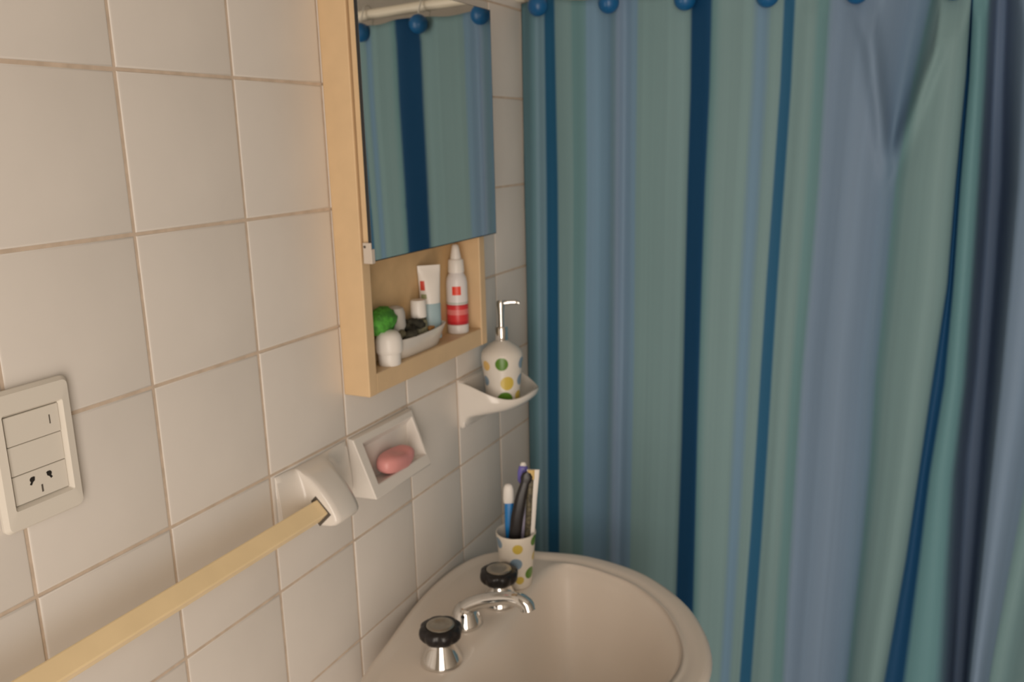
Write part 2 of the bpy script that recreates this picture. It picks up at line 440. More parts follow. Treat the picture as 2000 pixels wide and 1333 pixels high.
for k, x in enumerate(xs):
    if protoring is None:
        t = thing('curtain_ring', '', 'curtain ring', (0, 0, 0), 'ball hooks along the curtain top')
        prof = [(0.0005, -0.0172)]+[(0.0172*math.sin(PI*a/14), -0.0172*math.cos(PI*a/14)) for a in range(1, 14)]+[(0.0005, 0.0172)]
        bmm = lathe(prof, 24, (0, 0)); bmesh.ops.translate(bmm, vec=(0, -0.021, 0), verts=bmm.verts)
        obj('ball', bmm, M['ball'], t)
        R = 0.0165
        hook = [(0, -0.019, 0.010), (0, -0.018, 0.022)]+[(0, 0.006+R*math.cos(a), ROD_UP+R*math.sin(a)) for a in [PI-0.25-k2*(PI+0.2)/10 for k2 in range(11)]]+[(0, 0.018, 0.012), (0, 0.010, 0.004)]
        obj('hook', tube(hook, 0.0014, 8), M['wire'], t)
        protoring = t
    else: t = copy_tree(protoring)
    t.location = (x, YC, rz_(x)); t['label'] = 'blue ball hook, '+names[k]

# ------------------------------------------------------------------ mirror cabinet
W = 0.331; ZB, ZT = 0.0585, 0.5655; XD = 0.0410; TH = 0.018; SH = 0.086
cab = thing('mirror_cabinet', 'cream wall cabinet with a mirrored door and open bottom shelf', 'cabinet', (0.0006, 0, ZB))
def cb(name, *a, m='cream', lab=None, bevel=0.0015):
    o = obj(name, box(*a), M[m], cab, smooth=False, bevel=bevel)
    if lab: o['label'] = lab
    return o
H = ZT-ZB
cb('side_panel', 0, XD, 0, TH, 0, H)
cb('side_panel', 0, XD, W-TH, W, 0, H)
cb('top_panel', 0, XD, TH, W-TH, H-TH, H)
cb('bottom_shelf', 0, XD-0.0008, TH, W-TH, 0, SH-ZB)
cb('middle_shelf', 0.003, XD-0.002, TH, W-TH, 0.190, 0.190+0.014)
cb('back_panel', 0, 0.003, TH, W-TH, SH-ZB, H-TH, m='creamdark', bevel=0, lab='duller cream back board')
dz0, dz1 = 0.2365-ZB, 0.568-ZB
door = cb('door', XD+0.0034, 0.0535, 0.0005, 0.337, dz0+0.001, dz1)
bmm = box(0.0535, 0.0575, -0.0012, 0.3415, dz0-0.0010, dz1+0.001)
e = obj('mirror_backing', bmm, M['mirror_edge'], door, smooth=False, bevel=0.0004); e['label'] = 'dark edge of the mirror glass'
e = obj('mirror_glass', box(0.0560, 0.0577, 0.0004, 0.3400, dz0+0.0005, dz1+0.0003), M['mirror'], door, smooth=False); e['label'] = 'silvered mirror glass'
bmm = bmesh.new()
bx(bmm, 0.0465, 0.0585, -0.0034, -0.0012, dz0-0.003, dz0+0.023); bx(bmm, 0.0578, 0.0592, -0.0034, 0.004, dz0-0.003, dz0+0.015)
bx(bmm, 0.0465, 0.0585, -0.0012, 0.004, dz0-0.003, dz0-0.0012)
e = obj('corner_clip', bmm, M['clip'], door, bevel=0.0008); e['label'] = 'pale corner clip at the lower hinge side'
e = obj('screw', tube([(0.0495, -0.0037, dz0+0.018), (0.0495, -0.0030, dz0+0.018)], 0.0018, 12), M['slit'], door)

# ------------------------------------------------------------------ things on the cabinet shelf
# jar with a domed white lid at the left front
t = thing('lidded_jar', 'small white jar with a bulging domed lid, front left of the cabinet shelf', 'jar', (0.0300, 0.0665, SH))
obj('jar_body', lathe([(0.0001, 0), (0.0140, 0), (0.0150, 0.0012), (0.0155, 0.015), (0.0145, 0.018), (0.0001, 0.018)], 32), M['whiteplastic'], t)
obj('lid', lathe([(0.0001, 0.0165), (0.0168, 0.0165), (0.0182, 0.019), (0.0185, 0.026), (0.0180, 0.034), (0.0160, 0.041), (0.0120, 0.0455), (0.006, 0.0475), (0.0001, 0.048)], 32), M['whiteplastic'], t)

# boat-shaped white tray
t = tray = thing('tray', 'white boat-shaped dish of hair ties and small toiletries on the cabinet shelf', 'tray', (0.0222, 0.1440, SH))
def boat(hl, hw, z, lift=0.0, n=40):
    out = []
    for k in range(n):
        a = 2*PI*k/n
        y = hl*math.copysign(abs(math.cos(a))**0.55, math.cos(a)); x = hw*math.copysign(abs(math.sin(a))**0.55, math.sin(a))
        out.append((x, y, z+lift*(y/hl)**2))
    return out
bmm = bmesh.new()
rings(bmm, [boat(0.05, 0.010, 0.0), boat(0.054, 0.0125, 0.001), boat(0.073, 0.0168, 0.0255, 0.003), boat(0.0742, 0.0178, 0.0275, 0.003), boat(0.0727, 0.0165, 0.028, 0.003),
            boat(0.070, 0.0148, 0.0255, 0.003), boat(0.052, 0.0105, 0.004), boat(0.02, 0.004, 0.0035)])
obj('dish', bmm, M['ceramic'], t, angle=60)

def scr(R, r, m, loc, rot, lab, seed):
    rnd = random.Random(seed); bmm = bmesh.new()
    P = [(R*(1+0.08*math.sin(3*a+seed))*math.cos(a), R*math.sin(a)*0.8, 0.002*math.sin(2*a+seed)) for a in [2*PI*k/28 for k in range(28)]]
    tube_in(bmm, P, [r*(1+0.22*math.sin(k*2.4+seed)) for k in range(28)], 10, 1.0, True)
    o = obj('hair_tie', bmm, m, angle=180); o.location = loc; o.rotation_euler = rot
    tag(o, lab, 'hair tie', 'hair ties heaped in the white dish'); return o
scr(0.0150, 0.0068, M['hairtie'], (0.0180, 0.118, SH+0.0360), (0.35, 0.45, 0.3), 'dark hair tie lying foremost over the middle of the white dish', 1)
scr(0.0135, 0.0062, M['hairtie2'], (0.0175, 0.094, SH+0.0385), (0.5, 0.3, 1.3), 'mottled olive hair tie on the heap, below the green scrubber', 2)
scr(0.0140, 0.0062, M['hairtie'], (0.0175, 0.149, SH+0.0365), (-0.1, 0.45, 2.2), 'dark hair tie below the small white-capped bottle', 3)
# green scrubber
bmm = bmesh.new(); bmesh.ops.create_icosphere(bmm, subdivisions=3, radius=0.02)
for v in bmm.verts:
    n = v.co.normalized(); q = 1+0.10*math.sin(9*n.x+3*n.y)*math.sin(8*n.z+2)+0.05*math.sin(23*n.y+11*n.z)
    v.co = Vector((n.x*0.0155*q, n.y*0.027*q, n.z*0.0195*q))
o = obj('scrubber', bmm, M['green'], angle=180); o.location = (0.0180, 0.0715, SH+0.0575); o.rotation_euler = (0.15, 0, 0)
tag(o, 'bright green mesh scrubber piled at the left end of the white dish', 'scrubber')
# grey white lump: cap of an overturned jar
t = thing('stub_bottle', 'pale grey rounded cap bottle behind the hair ties, beside the green scrubber', 'bottle', (0.0150, 0.1075, SH+0.019))
obj('bottle_body', lathe([(0.0001, 0), (0.011, 0), (0.012, 0.002), (0.012, 0.022), (0.0001, 0.022)], 24), M['greyplastic'], t)
obj('cap', lathe([(0.0001, 0.022), (0.0135, 0.022), (0.0145, 0.026), (0.0138, 0.044), (0.0115, 0.0505), (0.006, 0.053), (0.0001, 0.0535)], 24), M['greyplastic'], t)
# small dropper bottle with white cap
t = thing('small_bottle', 'small olive-labelled bottle with a white cap standing in the white dish', 'bottle', (0.0215, 0.1585, SH+0.010))
obj('bottle_body', lathe([(0.0001, 0), (0.0115, 0), (0.0122, 0.001), (0.0124, 0.030), (0.0110, 0.034), (0.0001, 0.034)], 28), M['bottlelabel'], t)
obj('neck', lathe([(0.0001, 0.033), (0.0100, 0.033), (0.0100, 0.0385), (0.0001, 0.0385)], 24), M['hairtie2'], t)
obj('cap', lathe([(0.0001, 0.0375), (0.0110, 0.0375), (0.0115, 0.039), (0.0112, 0.061), (0.0100, 0.0625), (0.0001, 0.0628)], 28), M['whiteplastic'], t)
# cream tube standing on its cap
t = thing('cream_tube', 'white squeeze tube with a red mark standing on its pale blue cap', 'tube', (0.0180, 0.1975, SH+0.008), rz=-0.80)
def ell(a, b_, z, n=28): return [(a*math.cos(2*PI*k/n), b_*math.sin(2*PI*k/n), z) for k in range(n)]
bmm = bmesh.new(); rings(bmm, [ell(0.0115, 0.0150, 0.0), ell(0.0120, 0.0155, 0.001), ell(0.0120, 0.0155, 0.052), ell(0.0112, 0.0147, 0.053)])
obj('cap', bmm, M['paleblue'], t)
bmm = bmesh.new(); rings(bmm, [ell(0.0112, 0.0147, 0.053), ell(0.0113, 0.0150, 0.058), ell(0.0085, 0.0158, 0.077), ell(0.0045, 0.0166, 0.095), ell(0.0012, 0.0170, 0.102), ell(0.0011, 0.0170, 0.109)])
tm = banded('cream_tube_print', [(0.12, (0.78, 0.75, 0.71)), (0.13, (0.78, 0.75, 0.71))], squares=[((0.009, -0.0115, 0.080), (0.02, 0.0030, 0.0070), (0.60, 0.06, 0.035)), ((0.010, -0.0105, 0.0640), (0.02, 0.0035, 0.0035), (0.33, 0.36, 0.20))])
obj('tube_body', bmm, tm, t, angle=60)
# spray bottle
t = thing('spray_bottle', 'white pump spray bottle with a red band and red square', 'bottle', (0.0195, 0.2760, SH))
body = [(0.0001, 0), (0.0150, 0), (0.0163, 0.0012), (0.0166, 0.012), (0.0160, 0.0135), (0.0170, 0.0150), (0.0170, 0.046), (0.0164, 0.0475), (0.0168, 0.050), (0.0166, 0.080), (0.0150, 0.088), (0.0118, 0.094), (0.0100, 0.0965), (0.0001, 0.0965)]
dv = Vector((0.6, -1.16, 0)).normalized()
sq = dv*0.0163+Vector((0, 0, 0.0685))
sm_ = banded('spray_bottle_print', [(0.0140, (0.74, 0.70, 0.68)), (0.0150, (0.5, 0.25, 0.25)), (0.0160, (0.40, 0.02, 0.03)), (0.0200, (0.55, 0.025, 0.035)), (0.0300, (0.66, 0.045, 0.05)), (0.0385, (0.74, 0.20, 0.19)), (0.0440, (0.66, 0.045, 0.05)), (0.0460, (0.52, 0.025, 0.035)), (0.0480, (0.62, 0.60, 0.56)), (0.0500, (0.45, 0.50, 0.46)), (0.0970, (0.76, 0.735, 0.74))],
            squares=[(tuple(sq), (0.0066, 0.0040, 0.0068), (0.78, 0.06, 0.03))])
obj('bottle_body', lathe(body, 36), sm_, t)
obj('collar', lathe([(0.0001, 0.0955), (0.0122, 0.0955), (0.0126, 0.097), (0.0120, 0.114), (0.0105, 0.116), (0.0001, 0.116)], 28), M['whiteplastic'], t)
obj('nozzle', lathe([(0.0001, 0.1155), (0.0088, 0.1155), (0.0082, 0.120), (0.0062, 0.132), (0.0052, 0.137), (0.003, 0.139), (0.0001, 0.1392)], 24), M['whiteplastic'], t)
# orange clip at the right end of the dish
bmm = box(-0.004, 0.004, -0.011, 0.011, -0.0025, 0.0025)
o = obj('hair_clip', bmm, M['orange'], bevel=0.0016); o.location = (0.0245, 0.1865, SH+0.0265); o.rotation_euler = (0.05, 0.2, 0.1)
tag(o, 'flat orange clip at the right end of the white dish', 'hair clip')

# ------------------------------------------------------------------ ceramic wall shelf and soap dispenser
t = thing('wall_shelf', 'white ceramic half-round shelf fixed to the tiles near the curtain', 'shelf', (0.0008, 0.3755, -0.0845))
Z0 = 0.0845
bmm = bmesh.new()
pl = rrect(0.149, 0.0815, 0.006)
rings(bmm, [[(0, -u, v+0.041) for u, v in pl], [(0.005, -u, v+0.041) for u, v in pl], [(0.0085, -u*0.975, v*0.955+0.041) for u, v in pl]])
obj('base_plate', bmm, M['ceramic'], t, angle=50)
def D(wd, dp, z, lift=0.0, n=36):
    out = []
    for k in range(n+1):
        a = PI*k/n
        sn = math.sin(a)
        out.append((0.004+dp*sn**0.72, -wd*math.cos(a), z+Z0+lift*(1-sn)**1.6+0.30*lift*sn**6))
    return out
bmm = bmesh.new()
R = [D(0.0740, 0.0050, -0.0830), D(0.0745, 0.0085, -0.0790), D(0.0745, 0.0120, -0.0730), D(0.0745, 0.0190, -0.0670), D(0.0745, 0.034, -0.0620), D(0.0745, 0.060, -0.0585, 0.002), D(0.0750, 0.0840, -0.0530, 0.010), D(0.0755, 0.0960, -0.0455, 0.022), D(0.0755, 0.0995, -0.0395, 0.033), D(0.0745, 0.0985, -0.0375, 0.033),
     D(0.0715, 0.0940, -0.0380, 0.033), D(0.0680, 0.0890, -0.0430, 0.026), D(0.0620, 0.080, -0.0510, 0.006), D(0.054, 0.070, -0.0530), D(0.02, 0.02, -0.0530)]
vs = [[bmm.verts.new(p) for p in r] for r in R]
for a, b_ in zip(vs, vs[1:]):
    for i in range(len(a)-1): bmm.faces.new((a[i], a[i+1], b_[i+1], b_[i]))
    
bmm.faces.new(vs[-1]); bmm.faces.new(vs[0][::-1])
bmm.faces.new([r[0] for r in vs]); bmm.faces.new([r[-1] for r in vs][::-1])
obj('dish', bmm, M['ceramic'], t, angle=60)
disp_loc = (0.0525, 0.3605, -0.0522)
t = thing('soap_dispenser', 'spotted white ceramic soap dispenser with a chrome pump on the wall shelf', 'soap dispenser', disp_loc)
def on_body(loc, u, z, r):
    d = Vector((CAM.x-loc[0], CAM.y-loc[1], 0)).normalized(); rr = Vector((-d.y, d.x, 0))
    sx = max(-0.97, min(0.97, u/r)); p = r*(sx*rr+math.sqrt(1-sx*sx)*d); return (p.x, p.y, z)
GRN, YEL, BLU, ORA = (0.085, 0.22, 0.012), (0.62, 0.47, 0.09), (0.22, 0.32, 0.42), (0.70, 0.47, 0.16)
def rb_at(z): return 0.0295+(0.0345-0.0295)*min(1, z/0.08)
dd = [(-0.001, 0.0765, 0.0108, GRN), (-0.0265, 0.0720, 0.0085, ORA), (0.008, 0.0430, 0.0118, YEL), (-0.0285, 0.0450, 0.0085, BLU), (0.0035, 0.0145, 0.0136, GRN), (-0.0215, 0.0100, 0.0080, ORA),
      (0.0315, 0.0740, 0.0095, BLU), (0.0300, 0.0450, 0.0095, BLU), (0.0262, 0.0190, 0.0085, YEL), (0.018, 0.062, 0.004, (0.74, 0.70, 0.66))]
dots = [(on_body(disp_loc, u, z, rb_at(z)), r, c) for u, z, r, c in dd[:-1]]
for a, z, r, c in ((2.2, 0.03, 0.012, GRN), (2.9, 0.06, 0.011, YEL), (3.6, 0.02, 0.010, BLU), (1.6, 0.07, 0.01, YEL), (4.0, 0.06, 0.01, GRN)):
    p = Matrix.Rotation(a, 3, 'Z') @ Vector(on_body(disp_loc, 0, z, rb_at(z))); dots.append((tuple(p), r, c))
mdis = dotted('spotted_dispenser_glaze', (0.74, 0.70, 0.64), dots, 0.28)
obj('body', lathe([(0.0001, 0), (0.0275, 0), (0.0290, 0.0015), (0.0292, 0.02), (0.0305, 0.045), (0.0335, 0.068), (0.0348, 0.080), (0.0343, 0.088), (0.0310, 0.0945), (0.0240, 0.101), (0.0160, 0.1065), (0.0110, 0.109), (0.0100, 0.1095), (0.0001, 0.1095)], 48), mdis, t, angle=60)
obj('pump_collar', lathe([(0.0001, 0.109), (0.0100, 0.109), (0.0106, 0.110), (0.0106, 0.131), (0.0094, 0.133), (0.0001, 0.133)], 28), M['chrome'], t)
bmm = lathe([(0.0001, 0.132), (0.0050, 0.132), (0.0048, 0.150), (0.0056, 0.160), (0.0066, 0.168), (0.0066, 0.174), (0.0050, 0.1765), (0.0001, 0.1755)], 20)
tube_in(bmm, spline([(0, 0, 0.1715), (0.010, 0.004, 0.1725), (0.018, 0.0075, 0.1730), (0.025, 0.011, 0.1725), (0.0275, 0.012, 0.1705)], 4), [0.0042]*6+[0.0038]*6+[0.003]*5, 12, 0.8)
obj('pump_head', bmm, M['chrome'], t)

# ------------------------------------------------------------------ ceramic soap dish and soap
t = thing('soap_dish', 'white ceramic wedge-shaped soap dish set on the tiles under the cabinet', 'soap dish', (0.0006, 0.0745, -0.0865))
def sd_pt(f, y):                      # a point on the sloping front, f = 0 top .. 1 bottom
    return (0.0075+(0.0385-0.0075)*f, y, 0.082+(0.0015-0.082)*f)
h = 0.0742
def L4(pts): return [bmm.verts.new(p) for p in pts]
bmm = bmesh.new()
bk = L4([(0, -h, 0.0835), (0, h, 0.0835), (0, h, 0.001), (0, -h, 0.001)])
fr = L4([sd_pt(0, -h+0.002), sd_pt(0, h-0.002), sd_pt(1, h-0.004), sd_pt(1, -h+0.004)])
op = L4([sd_pt(0.11, -h+0.0185), sd_pt(0.11, h-0.0065), sd_pt(0.80, h-0.0065), sd_pt(0.80, -h+0.019)])
iw = L4([(0.0030, -h+0.024, 0.063), (0.0030, h-0.010, 0.063), (0.0030, h-0.010, 0.0120), (0.0030, -h+0.024, 0.0120)])
bmm.faces.new(bk)
for a, b_ in ((bk, fr), (fr, op), (op, iw)):
    for i in range(4): bmm.faces.new((a[i], a[(i+1) % 4], b_[(i+1) % 4], b_[i]))
bmm.faces.new(iw)
obj('dish', bmm, M['ceramic'], t, bevel=0.0028, segs=3, angle=50)
bmm = bmesh.new(); bmesh.ops.create_uvsphere(bmm, u_segments=32, v_segments=20, radius=1)
for v in bmm.verts:
    n = v.co.copy()
    x, y, z = [math.copysign(abs(q)**0.75, q) for q in n]
    z2 = z*0.0155
    if z > 0: z2 -= 0.0045*g(y, 0.05, 0.5)*g(x, 0.3, 0.7)
    v.co = Vector((x*0.0165*(1-0.05*math.sin(3*y)), y*0.0375, z2-0.003*g(y, 0.35, 0.25)*max(0, x)))
o = obj('soap_bar', bmm, M['soap'], angle=180); o.location = (0.0222, 0.0790, -0.0555); o.rotation_euler = (-0.03, 0.10, 0)
tag(o, 'worn pink bar of soap lying in the ceramic soap dish', 'soap')

# ------------------------------------------------------------------ towel rail
t = thing('towel_rail', 'white ceramic wall bracket holding a long yellowed square towel bar', 'towel rail', (0.0008, -0.0745, -0.0755))
BX, BZ = 0.0320, 0.0205
def spin(bmm):                        # the square bar sits on edge, one face turned up and out
    bmesh.ops.rotate(bmm, cent=(0, 0, 0), matrix=Matrix.Rotation(PI/4, 3, 'Y'), verts=bmm.verts)
    bmesh.ops.translate(bmm, vec=(BX, 0, BZ), verts=bmm.verts)
def bracket(yc, sgn):
    """sgn = -1: socket faces -y"""
    prof = [(0.0, 0.0725), (0.20, 0.0690), (0.42, 0.0600), (0.64, 0.0470), (0.82, 0.0335), (0.95, 0.0200), (1.0, 0.0110), (0.95, 0.0040), (0.75, 0.0010), (0.0, 0.0005)]
    prof = [(p.x, p.y) for p in spline([(a, b_, 0) for a, b_ in prof], 3)]
    # layers across y: (offset from centre, reach, inset of the profile)
    lay = [(-0.0695, 0.004, 0.97), (-0.0690, 0.0075, 0.985), (-0.060, 0.0095, 0.985), (-0.048, 0.0135, 0.98), (-0.0405, 0.018, 0.97), (-0.0362, 0.0225, 0.96), (-0.0350, 0.030, 0.955), (-0.0347, 0.0535, 0.95), (-0.0325, 0.0585, 0.955), (-0.026, 0.0605, 0.96), (0.004, 0.0605, 0.96),
           (0.012, 0.0575, 0.955), (0.0165, 0.048, 0.95), (0.021, 0.034, 0.955), (0.029, 0.020, 0.97), (0.042, 0.012, 0.98), (0.060, 0.0085, 0.985), (0.0690, 0.007, 0.985), (0.0695, 0.004, 0.97)]
    bmm = bmesh.new()
    rs = []
    for off, reach, k in lay:
        rs.append([(px*reach, yc+off*(-sgn), 0.0365+(pz-0.0365)*k+0.0) for px, pz in prof])
    rings(bmm, rs)
    obj('bracket', bmm, M['ceramic'], t, angle=60)
    ys = yc+0.0344*sgn
    bmm = box(-0.0148, 0.0148, min(ys, ys+0.0010*sgn), max(ys, ys+0.0010*sgn), -0.0125, 0.0125); spin(bmm)
    e = obj('socket_gap', bmm, M['slit'], t, smooth=False); e['label'] = 'dark gap round the bar end'
bracket(0.0, -1)
bracket(-0.600, 1)
bmm = box(-0.0108, 0.0108, -0.5655, -0.0325, -0.0108, 0.0108); spin(bmm)
e = obj('bar', bmm, M['bar'], t, smooth=False, bevel=0.0016); e['label'] = 'square yellowed cream bar'

# ------------------------------------------------------------------ wall outlet and switch
t = thing('wall_outlet', 'white switch and socket plate on the tiles at the left', 'outlet', (0.0006, -0.4340, 0.0672))
OZ = 0.0605
def loop(w_, h_, r, x): return [(x, -u, v+OZ) for u, v in rrect(w_, h_, r)]
bmm = bmesh.new()
rings(bmm, [loop(0.0735, 0.1195, 0.005, 0), loop(0.0755, 0.1215, 0.006, 0.0015), loop(0.0755, 0.1215, 0.006, 0.0040), loop(0.0700, 0.1160, 0.005, 0.0082), loop(0.0560, 0.0835, 0.002, 0.0090),
            loop(0.0505, 0.0785, 0.001, 0.0050), loop(0.0500, 0.0780, 0.001, 0.0020)])
obj('plate', bmm, M['socket'], t, angle=30)
e = None
for k in range(3):
    z0 = OZ-0.0388+k*0.0259
    e = obj(('socket_module', 'blank_module', 'switch_module')[k], box(0.001, 0.0056+0.0004*(k == 2), -0.0250, 0.0250, z0+0.0003, z0+0.0256), M['socket'], t, smooth=False, bevel=0.0007)
    if k == 0:
        for sy, y in ((1, -0.0080), (-1, 0.0080)):
            bmm = bmesh.new(); bx(bmm, 0.0048, 0.00575, -0.0010, 0.0010, -0.0038, 0.0038)
            bmesh.ops.rotate(bmm, cent=(0, 0, 0), matrix=Matrix.Rotation(-sy*0.55, 3, 'X'), verts=bmm.verts)
            tube_in(bmm, [(0.0048, 0, 0.0012), (0.00578, 0, 0.0012)], 0.0024, 12)
            bmesh.ops.translate(bmm, vec=(0, y, z0+0.0172), verts=bmm.verts)
            obj('slot', bmm, M['dark'], e, smooth=False)
        obj('slot', box(0.0048, 0.00575, -0.0008, 0.0008, z0+0.0045, z0+0.0112), M['slit'], e, smooth=False)
    if k == 2:
        obj('slot', box(0.005, 0.0062, 0.0150, 0.0160, z0+0.0095, z0+0.0175), M['slit'], e, smooth=False)

# ------------------------------------------------------------------ washbasin
ZRIM = -0.307
out_pts = [(0.052, -0.085), (0.0255, 0.030), (0.0060, 0.150), (0.0075, 0.2500), (0.0285, 0.3105), (0.068, 0.3440), (0.12, 0.3616), (0.197, 0.3760), (0.284, 0.3610), (0.3457, 0.3270), (0.3974, 0.2790), (0.4393, 0.2120),
           (0.4590, 0.1500), (0.4580, 0.085), (0.432, 0.0), (0.375, -0.075), (0.290, -0.128), (0.200, -0.148), (0.115, -0.135)]
dense = spline([(a, b_, 0) for a, b_ in out_pts], 16, True)
cx, cy = 0.25, 0.12
NA = 120
def ray_r(th):
    best = 0
    d = (math.cos(th), math.sin(th)); n = len(dense)
    for k in range(n):
        p, q = dense[k], dense[(k+1) % n]
        ex, ey = q.x-p.x, q.y-p.y; det = d[0]*(-ey)+ex*d[1]
        if abs(det) < 1e-12: continue
        rx, ry = p.x-cx, p.y-cy
        tt = (rx*(-ey)+ex*ry)/det; uu = (d[0]*ry-d[1]*rx)/det
        if tt > 0 and -1e-6 <= uu <= 1+1e-6: best = max(best, tt)
    return best
TH_ = [2*PI*k/NA for k in range(NA)]
RO = [ray_r(a) for a in TH_]
RI, RB = [], []
for a, r in zip(TH_, RO):
    back = max(0, -math.cos(a))
    ri = r-(0.031-0.009*back)
    RI.append(ri)
    x_edge = 0.150
    rb = ri-0.007
    if math.cos(a) < -0.05:
        lim = (x_edge-cx)/math.cos(a)
        rb = -math.log(math.exp(-rb*60)+math.exp(-lim*60))/60
    RB.append(rb)
# smooth the bowl edge
for _ in range(3): RB = [(RB[k-1]+2*RB[k]+RB[(k+1) % NA])/4 for k in range(NA)]
def ringo(Rs, z, k=1.0, dr=0.0, zf=None, c=(cx, cy)):
    return [(c[0]+(r*k+dr)*math.cos(a), c[1]+(r*k+dr)*math.sin(a), z if zf is None else zf(i)) for i, (a, r) in enumerate(zip(TH_, Rs))]
sink = thing('washbasin', 'white oval ceramic washbasin on a pedestal below the taps', 'sink', (0, 0, ZF))
bmm = bmesh.new()
U = lambda z: z-ZF
bc = (0.285, 0.12)
rs = [ringo(RO, U(-0.50), 0.42), ringo(RO, U(-0.47), 0.60), ringo(RO, U(-0.42), 0.80), ringo(RO, U(-0.365), 0.94), ringo(RO, U(-0.335), 0.985), ringo(RO, U(-0.318), 1.0), ringo(RO, U(-0.311), 1.0, -0.0015), ringo(RO, U(-0.3075), 1, -0.005), ringo(RO, U(-0.307), 1, -0.010)]
mid = [(a*0.45+b_*0.55) for a, b_ in zip(RO, RI)]
rs += [ringo(mid, U(-0.3078)), ringo(RI, U(-0.3086), 1, 0.005), ringo(RI, U(-0.3112), 1, 0.001), ringo(RI, U(-0.3112), 1, -0.004)]
# deck slopes gently to the bowl edge
rs += [ringo([min(a-0.012, b_+0.012) if a-0.012 > b_ else min(a-0.010, b_+0.004) for a, b_ in zip(RI, RB)], U(-0.3088)), ringo(RB, U(-0.3100), 1, -0.001), ringo(RB, U(-0.3160), 1, -0.009), ringo(RB, U(-0.3320), 1, -0.018)]
def mixr(k, z):
    out = []
    for i, (a, r) in enumerate(zip(TH_, RB)):
        p0 = Vector((cx+(r-0.024)*math.cos(a), cy+(r-0.024)*math.sin(a))); c0 = Vector(bc)
        p = c0+(p0-c0)*k; out.append((p.x, p.y, z))
    return out
rs += [mixr(0.93, U(-0.365)), mixr(0.84, U(-0.395)), mixr(0.70, U(-0.425)), mixr(0.52, U(-0.447)), mixr(0.32, U(-0.458)), mixr(0.12, U(-0.462))]
rings(bmm, rs)
obj('basin', bmm, M['sink'], sink, angle=180)
prof = [(0.105, 0.0), (0.108, 0.02), (0.085, 0.06), (0.075, 0.30), (0.080, 0.52), (0.105, 0.66), (0.115, 0.70)]
obj('pedestal', lathe(prof, 40, (0.20, 0.12)), M['sink'], sink, angle=60)
dr = obj('drain', lathe([(0.0001, U(-0.463)), (0.022, U(-0.463)), (0.022, U(-0.4595)), (0.018, U(-0.459)), (0.0001, U(-0.4605))], 24, bc), M['chrome'], sink)

# ------------------------------------------------------------------ taps
ZD = -0.3090
def tap(loc, lab, lift=0.0):
    t = thing('tap', lab, 'tap', loc, 'pair of taps on the basin')
    obj('bell', lathe([(0.0001, 0), (0.0275, 0), (0.0288, 0.0015), (0.0285, 0.004), (0.0265, 0.0085), (0.0235, 0.0145), (0.0205, 0.0205), (0.0180, 0.0270), (0.0170, 0.0325), (0.0001, 0.0325)], 40), M['chrome'], t, angle=50)
    bmm = bmesh.new(); N = 64
    def lob(r, amp, z): return [((r*(1+amp*(abs(math.cos(4*(2*PI*k/N)))**0.8-0.55)))*math.cos(2*PI*k/N), (r*(1+amp*(abs(math.cos(4*(2*PI*k/N)))**0.8-0.55)))*math.sin(2*PI*k/N), z) for k in range(N)]
    rings(bmm, [lob(0.0165, 0, 0.0305), lob(0.0195, 0.03, 0.0320), lob(0.0250, 0.09, 0.0360), lob(0.0278, 0.11, 0.0405), lob(0.0285, 0.11, 0.0455), lob(0.0278, 0.10, 0.0508), lob(0.0255, 0.06, 0.0532), lob(0.0205, 0.0, 0.0541), lob(0.0200, 0, 0.0521)])
    k = obj('knob', bmm, M['blackplastic'], t, angle=50); k['label'] = 'black scalloped knob'
    cpm = lathe([(0.0001, 0.0515), (0.0192, 0.0515), (0.0192, 0.0550), (0.0180, 0.0560), (0.0120, 0.0562), (0.0100, 0.0554), (0.0001, 0.0554)], 32)
    e = obj('cap_insert', cpm, M['chrome_dull'], k); e['label'] = 'dull grey metal cap'
    return t
tap((0.1235, 0.0125, ZD), 'chrome bell tap with black knob nearest the camera, left of the spout')
tap((0.1265, 0.1830, ZD), 'chrome bell tap with black knob in front of the spotted tumbler')
t = thing('spout', 'low curved chrome water spout between the two taps', 'spout', (0.1080, 0.1080, ZD))
obj('base', lathe([(0.0001, 0), (0.0245, 0), (0.0255, 0.0015), (0.0245, 0.006), (0.0215, 0.012), (0.0190, 0.019), (0.0165, 0.025), (0.0115, 0.030), (0.0001, 0.032)], 36), M['chrome'], t, angle=60)
path = spline([(-0.006, -0.001, 0.014), (0.004, 0.000, 0.028), (0.024, 0.001, 0.040), (0.046, 0.002, 0.0485), (0.069, 0.003, 0.0545), (0.086, 0.0035, 0.0555), (0.097, 0.004, 0.0500), (0.0995, 0.004, 0.0440)], 5)
n = len(path)
rad = [0.0115-0.0018*min(1, k/(n*0.5))+0.0016*max(0, (k/n-0.55)/0.45) for k in range(n)]
obj('spout_arm', tube(path, rad, 20), M['chrome'], t)

